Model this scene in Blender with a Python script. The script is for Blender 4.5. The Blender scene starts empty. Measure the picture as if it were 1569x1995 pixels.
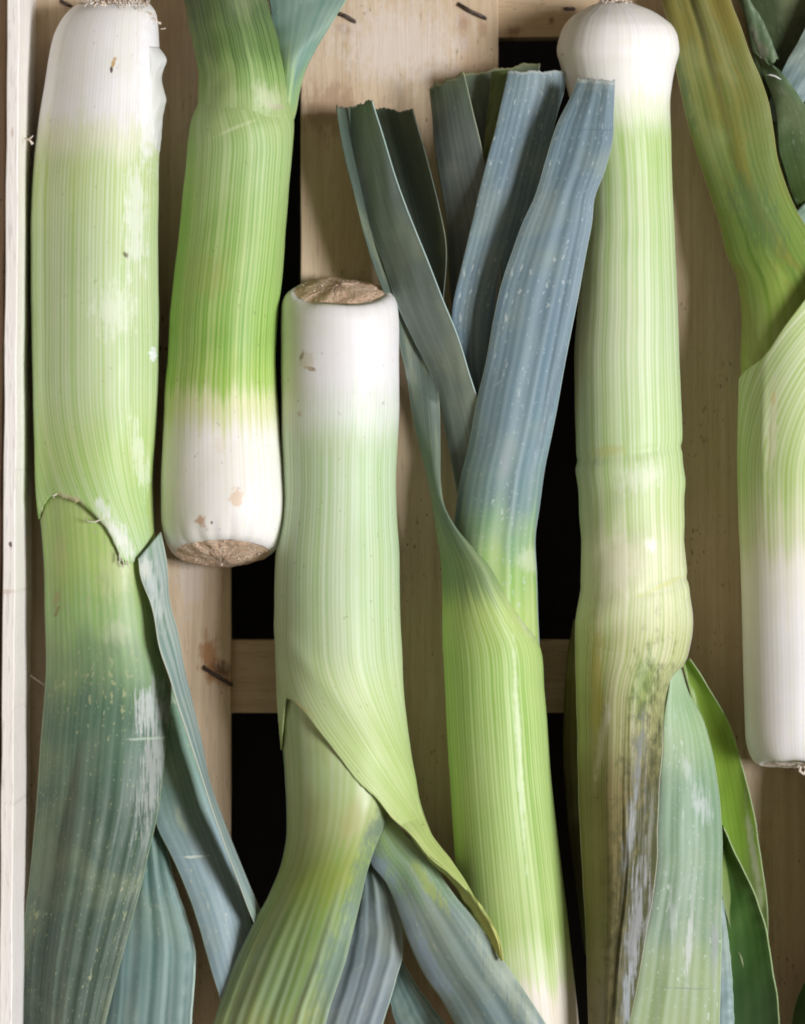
import bpy, math, random
import numpy as np

# ------------------------------------------------------------------ units
# Lengths below are written in "p" = 0.2 mm (a leek is ~240 p = 48 mm thick).
P = 0.0002
CX, CY = 784.5, 997.5          # centre of the view, in p
HC, ZR = 6000.0, 110.0         # camera height and reference height, in p
scene = bpy.context.scene
col = scene.collection
rng = np.random.default_rng(7)
random.seed(7)

# ------------------------------------------------------------------ camera
cam_d = bpy.data.cameras.new('camera')
cam = bpy.data.objects.new('camera', cam_d); col.objects.link(cam)
cam.location = (0, 0, HC * P)
cam.rotation_euler = (0, 0, 0)
cam_d.sensor_fit = 'VERTICAL'
cam_d.angle = 2 * math.atan(CY / (HC - ZR))
cam_d.clip_start = 0.01; cam_d.clip_end = 50
cam_d.dof.use_dof = True
cam_d.dof.focus_distance = (HC - 175) * P
cam_d.dof.aperture_fstop = 3.4
scene.camera = cam

# ------------------------------------------------------------------ light
world = bpy.data.worlds.new('World'); scene.world = world
world.use_nodes = True
bg = world.node_tree.nodes['Background']
bg.inputs[0].default_value = (1.0, 0.84, 0.62, 1)
bg.inputs[1].default_value = 0.235
ld = bpy.data.lights.new('window_light', 'AREA')
ld.shape = 'RECTANGLE'; ld.size = 0.80; ld.size_y = 0.80
ld.energy = 110
ld.color = (0.97, 0.96, 1.0)
lo = bpy.data.objects.new('window_light', ld); col.objects.link(lo)
el = math.radians(48); az = math.radians(-3)
DL = 3.0
lo.location = (DL * math.cos(el) * math.cos(az), DL * math.cos(el) * math.sin(az), DL * math.sin(el))
lo.rotation_euler = (0, math.pi / 2 - el, az)
vs = scene.view_settings
vs.view_transform = 'Standard'; vs.look = 'None'; vs.exposure = 0.0; vs.gamma = 1
scene.cycles.use_denoising = True
scene.cycles.max_bounces = 4
scene.cycles.filter_width = 1.9
scene.cycles.adaptive_threshold = 0.04

# ------------------------------------------------------------------ helpers
def W(x, y, z):
    """p-coordinates as seen from above -> world metres at height z (p)."""
    k = (HC - z) / (HC - ZR)
    return np.stack([(x - CX) * P * k, -(y - CY) * P * k, z * P + 0 * x], -1)

def W1(x, y, z):
    return tuple(float(v) for v in W(np.float64(x), np.float64(y), np.float64(z)))

def pchip(xs, ys, q):
    xs = np.asarray(xs, float); ys = np.asarray(ys, float)
    if len(xs) == 1: return np.full_like(np.asarray(q, float), ys[0])
    if len(xs) == 2: return np.interp(q, xs, ys)
    h = np.diff(xs); d = np.diff(ys) / h
    m = np.zeros(len(xs)); m[0] = d[0]; m[-1] = d[-1]
    for i in range(1, len(xs) - 1):
        if d[i - 1] * d[i] > 0:
            w1 = 2 * h[i] + h[i - 1]; w2 = h[i] + 2 * h[i - 1]
            m[i] = (w1 + w2) / (w1 / d[i - 1] + w2 / d[i])
    q = np.clip(q, xs[0], xs[-1])
    i = np.clip(np.searchsorted(xs, q) - 1, 0, len(xs) - 2)
    t = (q - xs[i]) / h[i]
    return ((2*t**3 - 3*t**2 + 1) * ys[i] + (t**3 - 2*t**2 + t) * h[i] * m[i]
            + (-2*t**3 + 3*t**2) * ys[i+1] + (t**3 - t**2) * h[i] * m[i+1])

def cr(pts, t):
    """Smooth curve through points, sampled at t in 0..1 of its length."""
    pts = np.asarray(pts, float)
    d = np.r_[0, np.cumsum(np.hypot(*np.diff(pts, axis=0).T))]
    d /= d[-1]
    out = []
    for k in range(pts.shape[1]):
        y = pts[:, k]
        m = np.gradient(y, d) if len(d) > 2 else np.full(len(d), y[-1] - y[0])
        i = np.clip(np.searchsorted(d, t) - 1, 0, len(d) - 2)
        h = d[i+1] - d[i]; u = (t - d[i]) / h
        out.append((2*u**3 - 3*u**2 + 1)*y[i] + (u**3 - 2*u**2 + u)*h*m[i]
                   + (-2*u**3 + 3*u**2)*y[i+1] + (u**3 - u**2)*h*m[i+1])
    return np.stack(out, -1)

def ctl(vals, t):
    vals = np.atleast_1d(np.asarray(vals, float))
    if vals.ndim == 2: return pchip(vals[:, 0], vals[:, 1], t)
    return pchip(np.linspace(0, 1, len(vals)), vals, t)

def kn(vals, frac):
    """Uniform control values squeezed into the first part of a blade, the last one held to its end."""
    return [(i * frac / (len(vals) - 1), v) for i, v in enumerate(vals)] + [(1.0, vals[-1])]

def wob(a, b, seed, n=5):
    """Smooth pseudo-random field in -1..1 made of a few sines."""
    r = np.random.default_rng(seed); s = 0
    for k in range(n):
        fa, fb = r.uniform(.3, 1.6, 2) * (1 + k * .5)
        s = s + np.sin(fa * a + fb * b + r.uniform(0, 6.28)) / (1 + k * .5)
    return s / 2.3

def link(name, me, mat, parent=None):
    o = bpy.data.objects.new(name, me); col.objects.link(o)
    if mat: me.materials.append(mat)
    if parent: o.parent = parent
    return o

def grid_mesh(name, V, uv, st, mat, parent, thick=0.0, wrap=False):
    n, m = V.shape[:2]
    me = bpy.data.meshes.new(name)
    idx = np.arange(n * m).reshape(n, m)
    f = np.stack([idx[:-1, :-1], idx[1:, :-1], idx[1:, 1:], idx[:-1, 1:]], -1).reshape(-1, 4)
    me.from_pydata(V.reshape(-1, 3).tolist(), [], f.tolist())
    for nm, a in (('UVMap', uv), ('st', st)):
        lay = me.uv_layers.new(name=nm)
        lay.data.foreach_set('uv', a.reshape(-1, 2)[f.reshape(-1)].astype(np.float32).ravel())
    me.polygons.foreach_set('use_smooth', [True] * len(me.polygons))
    o = link(name, me, mat, parent)
    if thick:
        md = o.modifiers.new('thickness', 'SOLIDIFY')
        md.thickness = thick * P; md.offset = -1
    return o

def empty(name, loc, label, cat, group=None):
    o = bpy.data.objects.new(name, None); col.objects.link(o)
    o['label'] = label; o['category'] = cat
    if group: o['group'] = group
    o.empty_display_size = 0.02
    return o

def tube(name, parent, rows, mat, start=None, end=None, edge0=None, edge1=None, y0=None, y1=None,
         zc=None, flat=1.0, n=150, m=96, R=None, lump=None, shift=None, grow=0.0, thick=0, dense=False, rag=0.0):
    """Round stalk. rows: (y, x_left, x_right). start/end = (y, tilt, r_end, length): cut end.
    edge0/edge1: polyline (x, y) that the top / bottom margin follows."""
    rows = np.asarray(rows, float)
    Y, XL, XR = rows.T
    rmax = (XR - XL).max() / 2
    if R is None: R = rmax
    phi = np.linspace(-math.pi, math.pi, m)
    tau = np.linspace(0, 1, n)
    if dense: tau = tau ** 1.6
    def prof(y):
        xl = pchip(Y, XL, y) - grow; xr = pchip(Y, XR, y) + grow
        return (xl + xr) / 2, (xr - xl) / 2
    def solve(edge):
        e = np.asarray(edge, float); lo_ = np.full(m, Y[0]); hi = np.full(m, Y[-1])
        for _ in range(40):
            mid = (lo_ + hi) / 2
            xc, a = prof(mid)
            g = pchip(e[:, 0], e[:, 1], xc + a * np.sin(phi)) - mid
            lo_ = np.where(g > 0, mid, lo_); hi = np.where(g > 0, hi, mid)
        return (lo_ + hi) / 2
    top = (1 + np.cos(phi)) / 2
    if start: ya = start[0] + start[1] * top
    elif edge0: ya = solve(edge0)
    else: ya = np.full(m, Y[0] if y0 is None else y0)
    if end: yb = end[0] - end[1] * top
    elif edge1: yb = solve(edge1)
    else: yb = np.full(m, Y[-1] if y1 is None else y1)
    if rag:
        rj = np.random.default_rng(17); jt = rj.normal(0, 1, m) * .7 + np.sin(phi * 31) * .5 + np.sin(phi * 13 + 1)
        if edge1: yb = yb + rag * jt
        if edge0: ya = ya + rag * jt
    if start: ya = ya + 3.0 * wob(2.5 * np.cos(phi), 2.5 * np.sin(phi), int(start[0]))
    if end: yb = yb + 3.5 * wob(3 * np.cos(phi), 3 * np.sin(phi), int(end[0]))
    y = ya[None] + (yb - ya)[None] * tau[:, None]
    xc, a = prof(y)
    PH = np.broadcast_to(phi, y.shape)
    sc = np.ones_like(y)
    for en, d in ((start, y - ya[None]), (end, yb[None] - y)):
        if en:
            q = 1 - np.clip(d / en[3], 0, 1)
            sc *= en[2] + (1 - en[2]) * np.sqrt(np.clip(1 - q * q, 0, 1))
    z0 = (rmax * flat if zc is None else zc)
    z0 = z0 if np.isscalar(z0) else pchip([p[0] for p in z0], [p[1] for p in z0], y)
    dr = lump(PH, y) if lump else 0
    x = xc + (a * sc + dr) * np.sin(PH)
    z = z0 + (a * sc * flat + dr) * np.cos(PH)
    V = W(x, y, z)
    sh = shift(PH, y) if shift else 0
    uv = np.stack([(PH * R - sh) / 1000 + 2, np.clip(y / 2000, -.2, 1.2)], -1)
    st = np.stack([(PH / math.pi + 1) / 2, np.broadcast_to(tau[:, None], y.shape)], -1)
    o = grid_mesh(name, V, uv, st, mat, parent, thick)
    o['_n'] = 0; del o['_n']
    return o, (np.stack([x[0], y[0], z[0]], -1), np.stack([x[-1], y[-1], z[-1]], -1))

def ribbon(name, parent, L, Rr, mat, zl, zr, arch=0, circ=None, R=None, n=130, m=44, shape=None,
           thick=2.2, jag=0, jag_end=0, seed=1, wavy=1.0, shift=None):
    """Leaf blade between a left and a right margin (p), with its own heights and cross-section."""
    t = np.linspace(0, 1, n)
    l = cr(L, t); r = cr(Rr, t)
    ph = np.linspace(-math.pi / 2, math.pi / 2, m)
    s_ = (np.sin(ph) + 1) / 2 if circ is not None else np.linspace(0, 1, m)
    T, S = np.meshgrid(t, s_, indexing='ij')
    x = l[:, :1] * (1 - S) + r[:, :1] * S
    y = l[:, 1:] * (1 - S) + r[:, 1:] * S
    ar = ctl(arch, t)[:, None]
    par = 1 - (2 * S - 1) ** 2
    cf = 0 if circ is None else ctl(circ, t)[:, None]
    prf = cf * np.sqrt(np.clip(par, 0, 1)) + (1 - cf) * par
    z = ctl(zl, t)[:, None] * (1 - S) + ctl(zr, t)[:, None] * S + ar * prf
    if shape: z = z + shape(S, T)
    z = z + wavy * 2.0 * wob(S * 4, T * 9, seed) + wavy * 2.5 * (2*S-1)**2 * wob(S * 2, T * 22, seed + 50)
    x = x + wavy * 1.2 * wob(T * 16, S, seed + 9)
    if jag:
        jt = (np.random.default_rng(seed).normal(0, 1, m) * .6 + np.sin(s_ * 17 + seed)) * jag
        y = y + jt[None] * np.exp(-T * n / 4)
    if jag_end:
        jt = (np.random.default_rng(seed + 3).normal(0, 1, m) * .6 + np.sin(s_ * 13 + seed)) * jag_end
        y = y + jt[None] * np.exp(-(1 - T) * n / 4)
    V = W(x, y, z)
    w = np.hypot(*(l - r).T).mean() if R is None else R * math.pi
    sp = (np.linspace(-.5, .5, m) if circ is not None else S[0] - .5)
    U = np.broadcast_to(sp[None] * w, x.shape)
    if shift: U = U - shift(S, T)
    uv = np.stack([U / 1000 + 2, np.clip(y / 2000, -.2, 1.2)], -1)
    st = np.stack([S, T], -1)
    return grid_mesh(name, V, uv, st, mat, parent, thick)

def wire(name, parent, pts, rad, mat, k=6):
    """Thin round wire / root / splinter through px points (x,y,z); rad in p, may taper."""
    pts = np.asarray(pts, float); n = len(pts)
    rad = np.broadcast_to(np.asarray(rad, float), (n,))
    me = bpy.data.meshes.new(name); vs_, fs = [], []
    for i in range(n):
        d = pts[min(i+1, n-1)] - pts[max(i-1, 0)]; d = d / np.linalg.norm(d)
        u = np.cross(d, (0, 0, 1.0)) if abs(d[2]) < .9 else np.cross(d, (1.0, 0, 0))
        u /= np.linalg.norm(u); v = np.cross(d, u)
        for j in range(k):
            a = 2 * math.pi * j / k
            q = pts[i] + rad[i] * (math.cos(a) * u + math.sin(a) * v)
            vs_.append(W1(*q))
    for i in range(n - 1):
        for j in range(k):
            fs.append((i*k+j, i*k+(j+1) % k, (i+1)*k+(j+1) % k, (i+1)*k+j))
    fs.append(tuple(range(k))[::-1]); fs.append(tuple(range((n-1)*k, n*k)))
    me.from_pydata(vs_, [], fs)
    me.polygons.foreach_set('use_smooth', [True] * len(me.polygons))
    return link(name, me, mat, parent)

# ------------------------------------------------------------------ node helpers
class NT:
    def __init__(s, mat):
        mat.use_nodes = True
        s.t = mat.node_tree; s.t.nodes.clear()
    def n(s, typ, **kw):
        nd = s.t.nodes.new(typ)
        for k, v in kw.items(): setattr(nd, k, v)
        return nd
    def put(s, sock, v):
        if isinstance(v, bpy.types.NodeSocket): s.t.links.new(v, sock)
        elif v is not None:
            if sock.type == 'RGBA' and len(v) == 3: v = (*v, 1)
            sock.default_value = v
    def m(s, op, a, b=None, c=None, clamp=False):
        nd = s.n('ShaderNodeMath', operation=op, use_clamp=clamp)
        s.put(nd.inputs[0], a)
        if b is not None: s.put(nd.inputs[1], b)
        if c is not None: s.put(nd.inputs[2], c)
        return nd.outputs[0]
    def mix(s, f, a, b, blend='MIX'):
        nd = s.n('ShaderNodeMix', data_type='RGBA', blend_type=blend)
        s.put(nd.inputs[0], f); s.put(nd.inputs[6], a); s.put(nd.inputs[7], b)
        return nd.outputs[2]
    def rng(s, v, a, b, c=0.0, d=1.0, smooth=True):
        nd = s.n('ShaderNodeMapRange', interpolation_type='SMOOTHSTEP' if smooth else 'LINEAR')
        s.put(nd.inputs[0], v)
        for i, q in enumerate((a, b, c, d)): s.put(nd.inputs[i + 1], q)
        return nd.outputs[0]
    def xyz(s, x, y, z=0.0):
        nd = s.n('ShaderNodeCombineXYZ')
        for i, q in enumerate((x, y, z)): s.put(nd.inputs[i], q)
        return nd.outputs[0]
    def noise(s, vec, scale=1.0, detail=2.0, rough=.5, dist=0.0, two=False):
        nd = s.n('ShaderNodeTexNoise')
        if two: nd.noise_dimensions = '2D'
        s.put(nd.inputs['Vector'], vec); nd.inputs['Scale'].default_value = scale
        nd.inputs['Detail'].default_value = detail; nd.inputs['Roughness'].default_value = rough
        nd.inputs['Distortion'].default_value = dist
        return nd.outputs[0]
    def ramp(s, fac, stops):
        nd = s.n('ShaderNodeValToRGB'); cr_ = nd.color_ramp
        cr_.interpolation = 'EASE'
        stops = sorted(stops, key=lambda q: q[0])
        while len(cr_.elements) < len(stops): cr_.elements.new(0.5)
        while len(cr_.elements) > len(stops): cr_.elements.remove(cr_.elements[-1])
        for e, (p, c) in zip(cr_.elements, stops):
            e.position = min(max(p, 0), 1); e.color = (*c, 1)
        s.put(nd.inputs[0], fac); return nd.outputs[0]

def patches(N, base, plist, vein, seed=0.0):
    """Blemishes and other colour patches, each with its own place on the thing: (x, y, rx, ry, angle, colour, strength, streak)."""
    geo = N.n('ShaderNodeNewGeometry')
    sep = N.n('ShaderNodeSeparateXYZ'); N.put(sep.inputs[0], geo.outputs['Position'])
    px = N.m('ADD', N.m('DIVIDE', sep.outputs[0], P), CX)
    py = N.m('SUBTRACT', CY, N.m('DIVIDE', sep.outputs[1], P))
    nz = N.noise(N.xyz(N.m('MULTIPLY_ADD', px, .09, seed), N.m('MULTIPLY', py, .09)), 1, 3, .6, 0.0, True)
    nst = N.noise(N.xyz(N.m('MULTIPLY', px, .22), N.m('MULTIPLY', py, .014)), 1, 3, .6, 0.0, True)
    nsf = N.noise(N.xyz(N.m('MULTIPLY', px, .06), N.m('MULTIPLY', py, .035)), 1, 3, .6, 0.0, True)
    for (x, y, rx, ry, ang, c, stg, streak) in plist:
        # rest height of the surface is close to the reference plane's mean; perspective shift is under 2 %
        k = (HC - 170) / (HC - ZR)
        x = (x - CX) * k + CX; y = (y - CY) * k + CY
        ca, sa = math.cos(math.radians(ang)), math.sin(math.radians(ang))
        dx = N.m('SUBTRACT', px, x); dy = N.m('SUBTRACT', py, y)
        u = N.m('DIVIDE', N.m('ADD', N.m('MULTIPLY', dx, ca), N.m('MULTIPLY', dy, sa)), rx)
        v = N.m('DIVIDE', N.m('SUBTRACT', N.m('MULTIPLY', dy, ca), N.m('MULTIPLY', dx, sa)), ry)
        d = N.m('SQRT', N.m('ADD', N.m('MULTIPLY', u, u), N.m('MULTIPLY', v, v)))
        if streak:
            d = N.m('ADD', d, N.m('MULTIPLY', N.m('SUBTRACT', nst, .5), streak * 1.7))
            d = N.m('ADD', d, N.m('MULTIPLY', N.m('SUBTRACT', nsf, .5), 1.2))
            f = N.m('MULTIPLY', N.rng(d, 1.05, .25), stg)
        else:
            d = N.m('ADD', d, N.m('MULTIPLY', N.m('SUBTRACT', nz, .5), 1.6))
            f = N.m('MULTIPLY', N.rng(d, 1.0, .45), stg)
        base = N.mix(f, base, c)
    return base

def plant(name, stops, vein=70.0, contrast=1.0, jit=.05, trans=0.0, sss=0.0, rough=.5, speck=0.0, speck_col=(.5, .56, .42),
          edge=None, edge_w=.02, pat=(), blotch=.14, blotch_col=None, bump=.14, mottle=.0, mott_col=(.2, .17, .02), seed=0.0, spec=.32,
          dirt=0.0, vs=.9, tip=None):
    """Leek tissue: parallel veins along the leaf, colour changing along its length."""
    mat = bpy.data.materials.new(name); N = NT(mat)
    uvn = N.n('ShaderNodeUVMap', uv_map='UVMap'); sp = N.n('ShaderNodeSeparateXYZ'); N.put(sp.inputs[0], uvn.outputs[0])
    U, V = sp.outputs[0], sp.outputs[1]
    def n2(a, b, o, det, rg_, ds=0.0):
        return N.noise(N.xyz(N.m('MULTIPLY_ADD', U, a, o * 7.31), N.m('MULTIPLY_ADD', V, b, o * 3.17)), 1, det, rg_, ds, True)
    v1 = n2(vein, vs, seed, 1.0, .5)
    v2 = n2(vein * .28, vs * 1.3, seed + 5, 2.0, .5)
    v3 = n2(vein * 2.6, vs * 4, seed + 9, 1.0, .5)
    per = N.m('SINE', N.m('ADD', N.m('MULTIPLY', U, 6.2832 * vein * 1.25), N.m('MULTIPLY', v2, 16.0)))
    vv = N.m('ADD', N.m('MULTIPLY', v1, .62), N.m('MULTIPLY', v3, .24))
    vv = N.m('ADD', vv, N.m('MULTIPLY', v2, .14))
    vv = N.m('ADD', vv, N.m('MULTIPLY', per, .13))
    vf = N.rng(vv, .5 - .33 / contrast, .5 + .33 / contrast)
    pos = N.m('ADD', V, N.m('MULTIPLY', N.m('SUBTRACT', N.m('ADD', N.m('MULTIPLY', v1, .5), N.m('MULTIPLY', v2, .5)), .5), jit * 2))
    def tone(c):           # leek green leans to blue-green rather than yellow
        return (c[0] * .905, c[1] * .965, c[2] * .95) if c[1] > c[0] * 1.03 and c[1] > c[2] * 1.15 else c
    dark = N.ramp(pos, [(y / 2000, tone(a)) for y, a, b in stops])
    pale = N.ramp(pos, [(y / 2000, tone(b)) for y, a, b in stops])
    base = N.mix(vf, dark, pale)
    big = n2(7, 11, seed + 3, 3, .55)
    if blotch:
        bc = blotch_col or (.55, .58, .30)
        base = N.mix(N.m('MULTIPLY', N.rng(big, .48, .72), blotch), base, bc)
        base = N.mix(N.m('MULTIPLY', N.rng(big, .50, .28), blotch * .6), base, (.62, .66, .5), 'MULTIPLY')
    if mottle:
        mo = n2(16, 9, seed + 31, 5, .62, .6)
        base = N.mix(N.m('MULTIPLY', N.rng(mo, .45, .64), mottle), base, mott_col)
    if speck:
        s1 = n2(135, 85, seed + 12, 2, .6)
        s2 = n2(12, 14, seed + 14, 2, .5)
        sf = N.m('MULTIPLY', N.rng(N.m('ADD', s1, N.m('MULTIPLY', s2, .55)), .99, 1.10), speck * .7)
        base = N.mix(sf, base, speck_col)
        s3 = n2(240, 170, seed + 22, 1, .5)
        base = N.mix(N.m('MULTIPLY', N.rng(s3, .70, .80), speck * .45), base, speck_col)
    if dirt:
        s4 = n2(60, 95, seed + 42, 3, .6)
        base = N.mix(N.m('MULTIPLY', N.rng(s4, .69, .77), dirt), base, (.16, .10, .05))
    if pat: base = patches(N, base, pat, v1, seed)
    if edge:
        st = N.n('ShaderNodeUVMap', uv_map='st'); se = N.n('ShaderNodeSeparateXYZ'); N.put(se.inputs[0], st.outputs[0])
        d = N.m('MINIMUM', se.outputs[0], N.m('SUBTRACT', 1.0, se.outputs[0]))
        base = N.mix(N.rng(d, edge_w, edge_w * .3), base, edge)
    if tip:
        st2_ = N.n('ShaderNodeUVMap', uv_map='st'); se2 = N.n('ShaderNodeSeparateXYZ'); N.put(se2.inputs[0], st2_.outputs[0])
        base = N.mix(N.m('MULTIPLY', N.rng(N.m('ADD', se2.outputs[1], N.m('MULTIPLY', v1, .006)), .013, .006), .8), base, tip)
    bs = N.n('ShaderNodeBsdfPrincipled')
    N.put(bs.inputs['Base Color'], base)
    rg = N.m('ADD', N.m('MULTIPLY', N.m('SUBTRACT', big, .5), .35), rough)
    N.put(bs.inputs['Roughness'], rg)
    bs.inputs['Specular IOR Level'].default_value = spec
    if sss:
        bs.inputs['Subsurface Weight'].default_value = sss
        bs.inputs['Subsurface Radius'].default_value = (1.0, .85, .45)
        bs.inputs['Subsurface Scale'].default_value = .0035
    hgt = N.m('ADD', N.m('MULTIPLY', v1, .35), N.m('MULTIPLY', big, .9))
    bp = N.n('ShaderNodeBump'); bp.inputs['Strength'].default_value = bump * .5; bp.inputs['Distance'].default_value = .0016
    N.put(bp.inputs['Height'], hgt); N.put(bs.inputs['Normal'], bp.outputs[0])
    out = N.n('ShaderNodeOutputMaterial'); surf = bs.outputs[0]
    if trans:
        tr = N.n('ShaderNodeBsdfTranslucent')
        N.put(tr.inputs[0], N.mix(.6, base, (.42, .62, .05)))
        mx = N.n('ShaderNodeMixShader'); mx.inputs[0].default_value = trans
        N.put(mx.inputs[1], surf); N.put(mx.inputs[2], tr.outputs[0]); surf = mx.outputs[0]
    N.put(out.inputs[0], surf)
    return mat

def wood(name, a, b, along='Y', scale=1.0, pat=(), rough=.72, specks=.6, seed=0.0, dark=(.10, .075, .055)):
    mat = bpy.data.materials.new(name); N = NT(mat)
    geo = N.n('ShaderNodeNewGeometry'); sp = N.n('ShaderNodeSeparateXYZ'); N.put(sp.inputs[0], geo.outputs['Position'])
    X, Yv, Z = sp.outputs
    if along == 'X': X, Yv = Yv, X
    g1 = N.noise(N.xyz(N.m('MULTIPLY', X, 420 * scale), N.m('MULTIPLY', Yv, 9), N.m('ADD', N.m('MULTIPLY', Z, 300), seed)), 1, 4, .6, .4)
    g2 = N.noise(N.xyz(N.m('MULTIPLY', X, 60), N.m('MULTIPLY', Yv, 7), seed + 3), 1, 3, .55, .8)
    g3 = N.noise(N.xyz(N.m('MULTIPLY', X, 1500), N.m('MULTIPLY', Yv, 90), N.m('ADD', N.m('MULTIPLY', Z, 1500), seed)), 1, 2, .6)
    f = N.m('ADD', N.m('MULTIPLY', g1, .55), N.m('MULTIPLY', g2, .45))
    base = N.mix(N.rng(f, .34, .66), a, b)
    base = N.mix(N.m('MULTIPLY', N.rng(g3, .55, .72), .25), base, dark)
    s1 = N.noise(N.xyz(N.m('MULTIPLY', X, 900), N.m('MULTIPLY', Yv, 330), seed + 8), 1, 2, .55)
    s2 = N.noise(N.xyz(N.m('MULTIPLY', X, 38), N.m('MULTIPLY', Yv, 30), seed + 11), 1, 2, .5)
    base = N.mix(N.m('MULTIPLY', N.rng(N.m('ADD', s1, N.m('MULTIPLY', s2, .5)), .93, 1.04), specks), base, dark)
    if pat: base = patches(N, base, pat, g1, seed)
    bs = N.n('ShaderNodeBsdfPrincipled'); N.put(bs.inputs['Base Color'], base)
    bs.inputs['Roughness'].default_value = rough; bs.inputs['Specular IOR Level'].default_value = .25
    bp = N.n('ShaderNodeBump'); bp.inputs['Strength'].default_value = .5; bp.inputs['Distance'].default_value = .0006
    N.put(bp.inputs['Height'], N.m('ADD', N.m('MULTIPLY', g1, .7), N.m('MULTIPLY', g3, .5))); N.put(bs.inputs['Normal'], bp.outputs[0])
    out = N.n('ShaderNodeOutputMaterial'); N.put(out.inputs[0], bs.outputs[0])
    return mat

def plain(name, a, b=None, scale=300.0, rough=.8, metal=0.0, bump=.6, dist=.001, lo_=.35, hi=.65):
    mat = bpy.data.materials.new(name); N = NT(mat)
    geo = N.n('ShaderNodeNewGeometry')
    nz = N.noise(geo.outputs['Position'], scale, 5, .65)
    bs = N.n('ShaderNodeBsdfPrincipled')
    N.put(bs.inputs['Base Color'], N.mix(N.rng(nz, lo_, hi), a, b or a))
    bs.inputs['Roughness'].default_value = rough; bs.inputs['Metallic'].default_value = metal
    bp = N.n('ShaderNodeBump'); bp.inputs['Strength'].default_value = bump; bp.inputs['Distance'].default_value = dist
    N.put(bp.inputs['Height'], nz); N.put(bs.inputs['Normal'], bp.outputs[0])
    out = N.n('ShaderNodeOutputMaterial'); N.put(out.inputs[0], bs.outputs[0])
    return mat

# ------------------------------------------------------------------ ground and crate
def board(name, parent, corners, ztop, zbot, mat, bev=2.0, nseg=24, wob_a=.8, seed=1, top_r=None):
    """Sawn board from four corners (p): TL, TR, BR, BL; long edges slightly uneven, edges eased."""
    TL, TR, BR, BL = [np.asarray(c, float) for c in corners]
    ln = max(np.linalg.norm(TL - BL), np.linalg.norm(TR - TL))
    down = np.linalg.norm(TL - BL) >= np.linalg.norm(TR - TL)
    t = np.linspace(0, 1, nseg)
    if down:
        l = TL[None] + (BL - TL)[None] * t[:, None]; r = TR[None] + (BR - TR)[None] * t[:, None]
    else:
        l = TR[None] + (TL - TR)[None] * t[:, None]; r = BR[None] + (BL - BR)[None] * t[:, None]
    l = l + wob_a * wob(t[:, None] * 30, np.array([[0., 2.]]), seed); r = r + wob_a * wob(t[:, None] * 30, np.array([[5., 9.]]), seed + 1)
    d = (r - l) / np.linalg.norm(r - l, axis=1)[:, None]
    br = bev if top_r is None else top_r
    loop = [(l, zbot), (l, ztop - bev), (l + d * bev, ztop), (r - d * br, ztop), (r, ztop - br * .8), (r, zbot)]
    vs_, fs = [], []; k = len(loop)
    for i in range(nseg):
        for pts, z in loop: vs_.append(W1(pts[i, 0], pts[i, 1], z))
    for i in range(nseg - 1):
        for j in range(k):
            a, b = i * k + j, i * k + (j + 1) % k
            fs.append((a, a + k, b + k, b) if True else 0)
    fs.append(tuple(range(k))); fs.append(tuple(range((nseg - 1) * k, nseg * k))[::-1])
    me = bpy.data.meshes.new(name); me.from_pydata(vs_, [], fs)
    o = link(name, me, mat, parent)
    # vertical faces must stay vertical in the world: use the top outline for every height
    for i in range(nseg):
        for j, (pts, z) in enumerate(loop):
            x, y, _ = W1(pts[i, 0], pts[i, 1], ztop); me.vertices[i * k + j].co = (x, y, z * P)
    return o

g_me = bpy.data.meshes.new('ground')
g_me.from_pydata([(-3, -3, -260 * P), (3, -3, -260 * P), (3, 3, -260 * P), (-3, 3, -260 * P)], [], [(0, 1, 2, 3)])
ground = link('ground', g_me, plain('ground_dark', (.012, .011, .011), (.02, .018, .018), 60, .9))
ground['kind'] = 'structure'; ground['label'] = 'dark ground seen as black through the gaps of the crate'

crate = empty('wooden_crate', (0, 0, 0), 'pale slatted wooden crate that the leeks lie in', 'crate')
RUST = (.16, .07, .03)
m_slat = wood('slat_wood', (.50, .38, .245), (.62, .495, .35), 'Y', pat=[
    (398, 1285, 26, 56, 0, (.34, .16, .06), .85, .6), (418, 1316, 34, 26, 20, (.12, .05, .02), .85, .3), (430, 1338, 34, 20, 0, (.40, .24, .13), .55, .6),
    (400, 1325, 14, 26, 0, (.40, .22, .10), .6, .6),
    (668, 30, 24, 14, 25, (.30, .18, .12), .7, .3), (905, 18, 18, 26, 0, (.33, .19, .11), .7, .6), (945, 30, 12, 26, 0, (.36, .22, .13), .6, .6),
    (905, 45, 14, 34, 0, (.40, .28, .2), .5, .6), (1470, 1690, 60, 110, 0, (.42, .27, .15), .55, .6),
    (640, 190, 60, 90, 10, (.50, .36, .25), .35, .6), (690, 420, 90, 120, 0, (.40, .30, .18), .35, .6), (780, 60, 170, 110, 0, (.66, .59, .52), .75, .4), (930, 110, 40, 60, 0, (.40, .26, .17), .5, .5), (640, 190, 80, 70, 0, (.30, .19, .11), .6, .5), (740, 240, 60, 90, 0, (.36, .22, .13), .5, .5), (360, 1120, 40, 110, 0, (.56, .51, .47), .5, .3)], specks=.95, seed=1.0)
m_lath = wood('lath_wood', (.46, .34, .21), (.56, .43, .28), 'X', pat=[
    (1010, 30, 22, 14, 0, (.24, .15, .09), .8, .4), (1005, 42, 10, 18, 0, (.30, .2, .12), .6, .4), (1085, 8, 10, 12, 0, RUST, .7, .3)], seed=5.0)
m_wall = wood('wall_wood', (.80, .76, .70), (.87, .85, .82), 'Y', pat=[
    (33, 1060, 4, 9, 0, (.10, .05, .04), .9, 0), (30, 1150, 18, 7, 0, (.55, .44, .36), .6, .3),
    (36, 272, 4, 14, 0, (.50, .40, .33), .6, .2)], specks=.15, seed=9.0)
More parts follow.
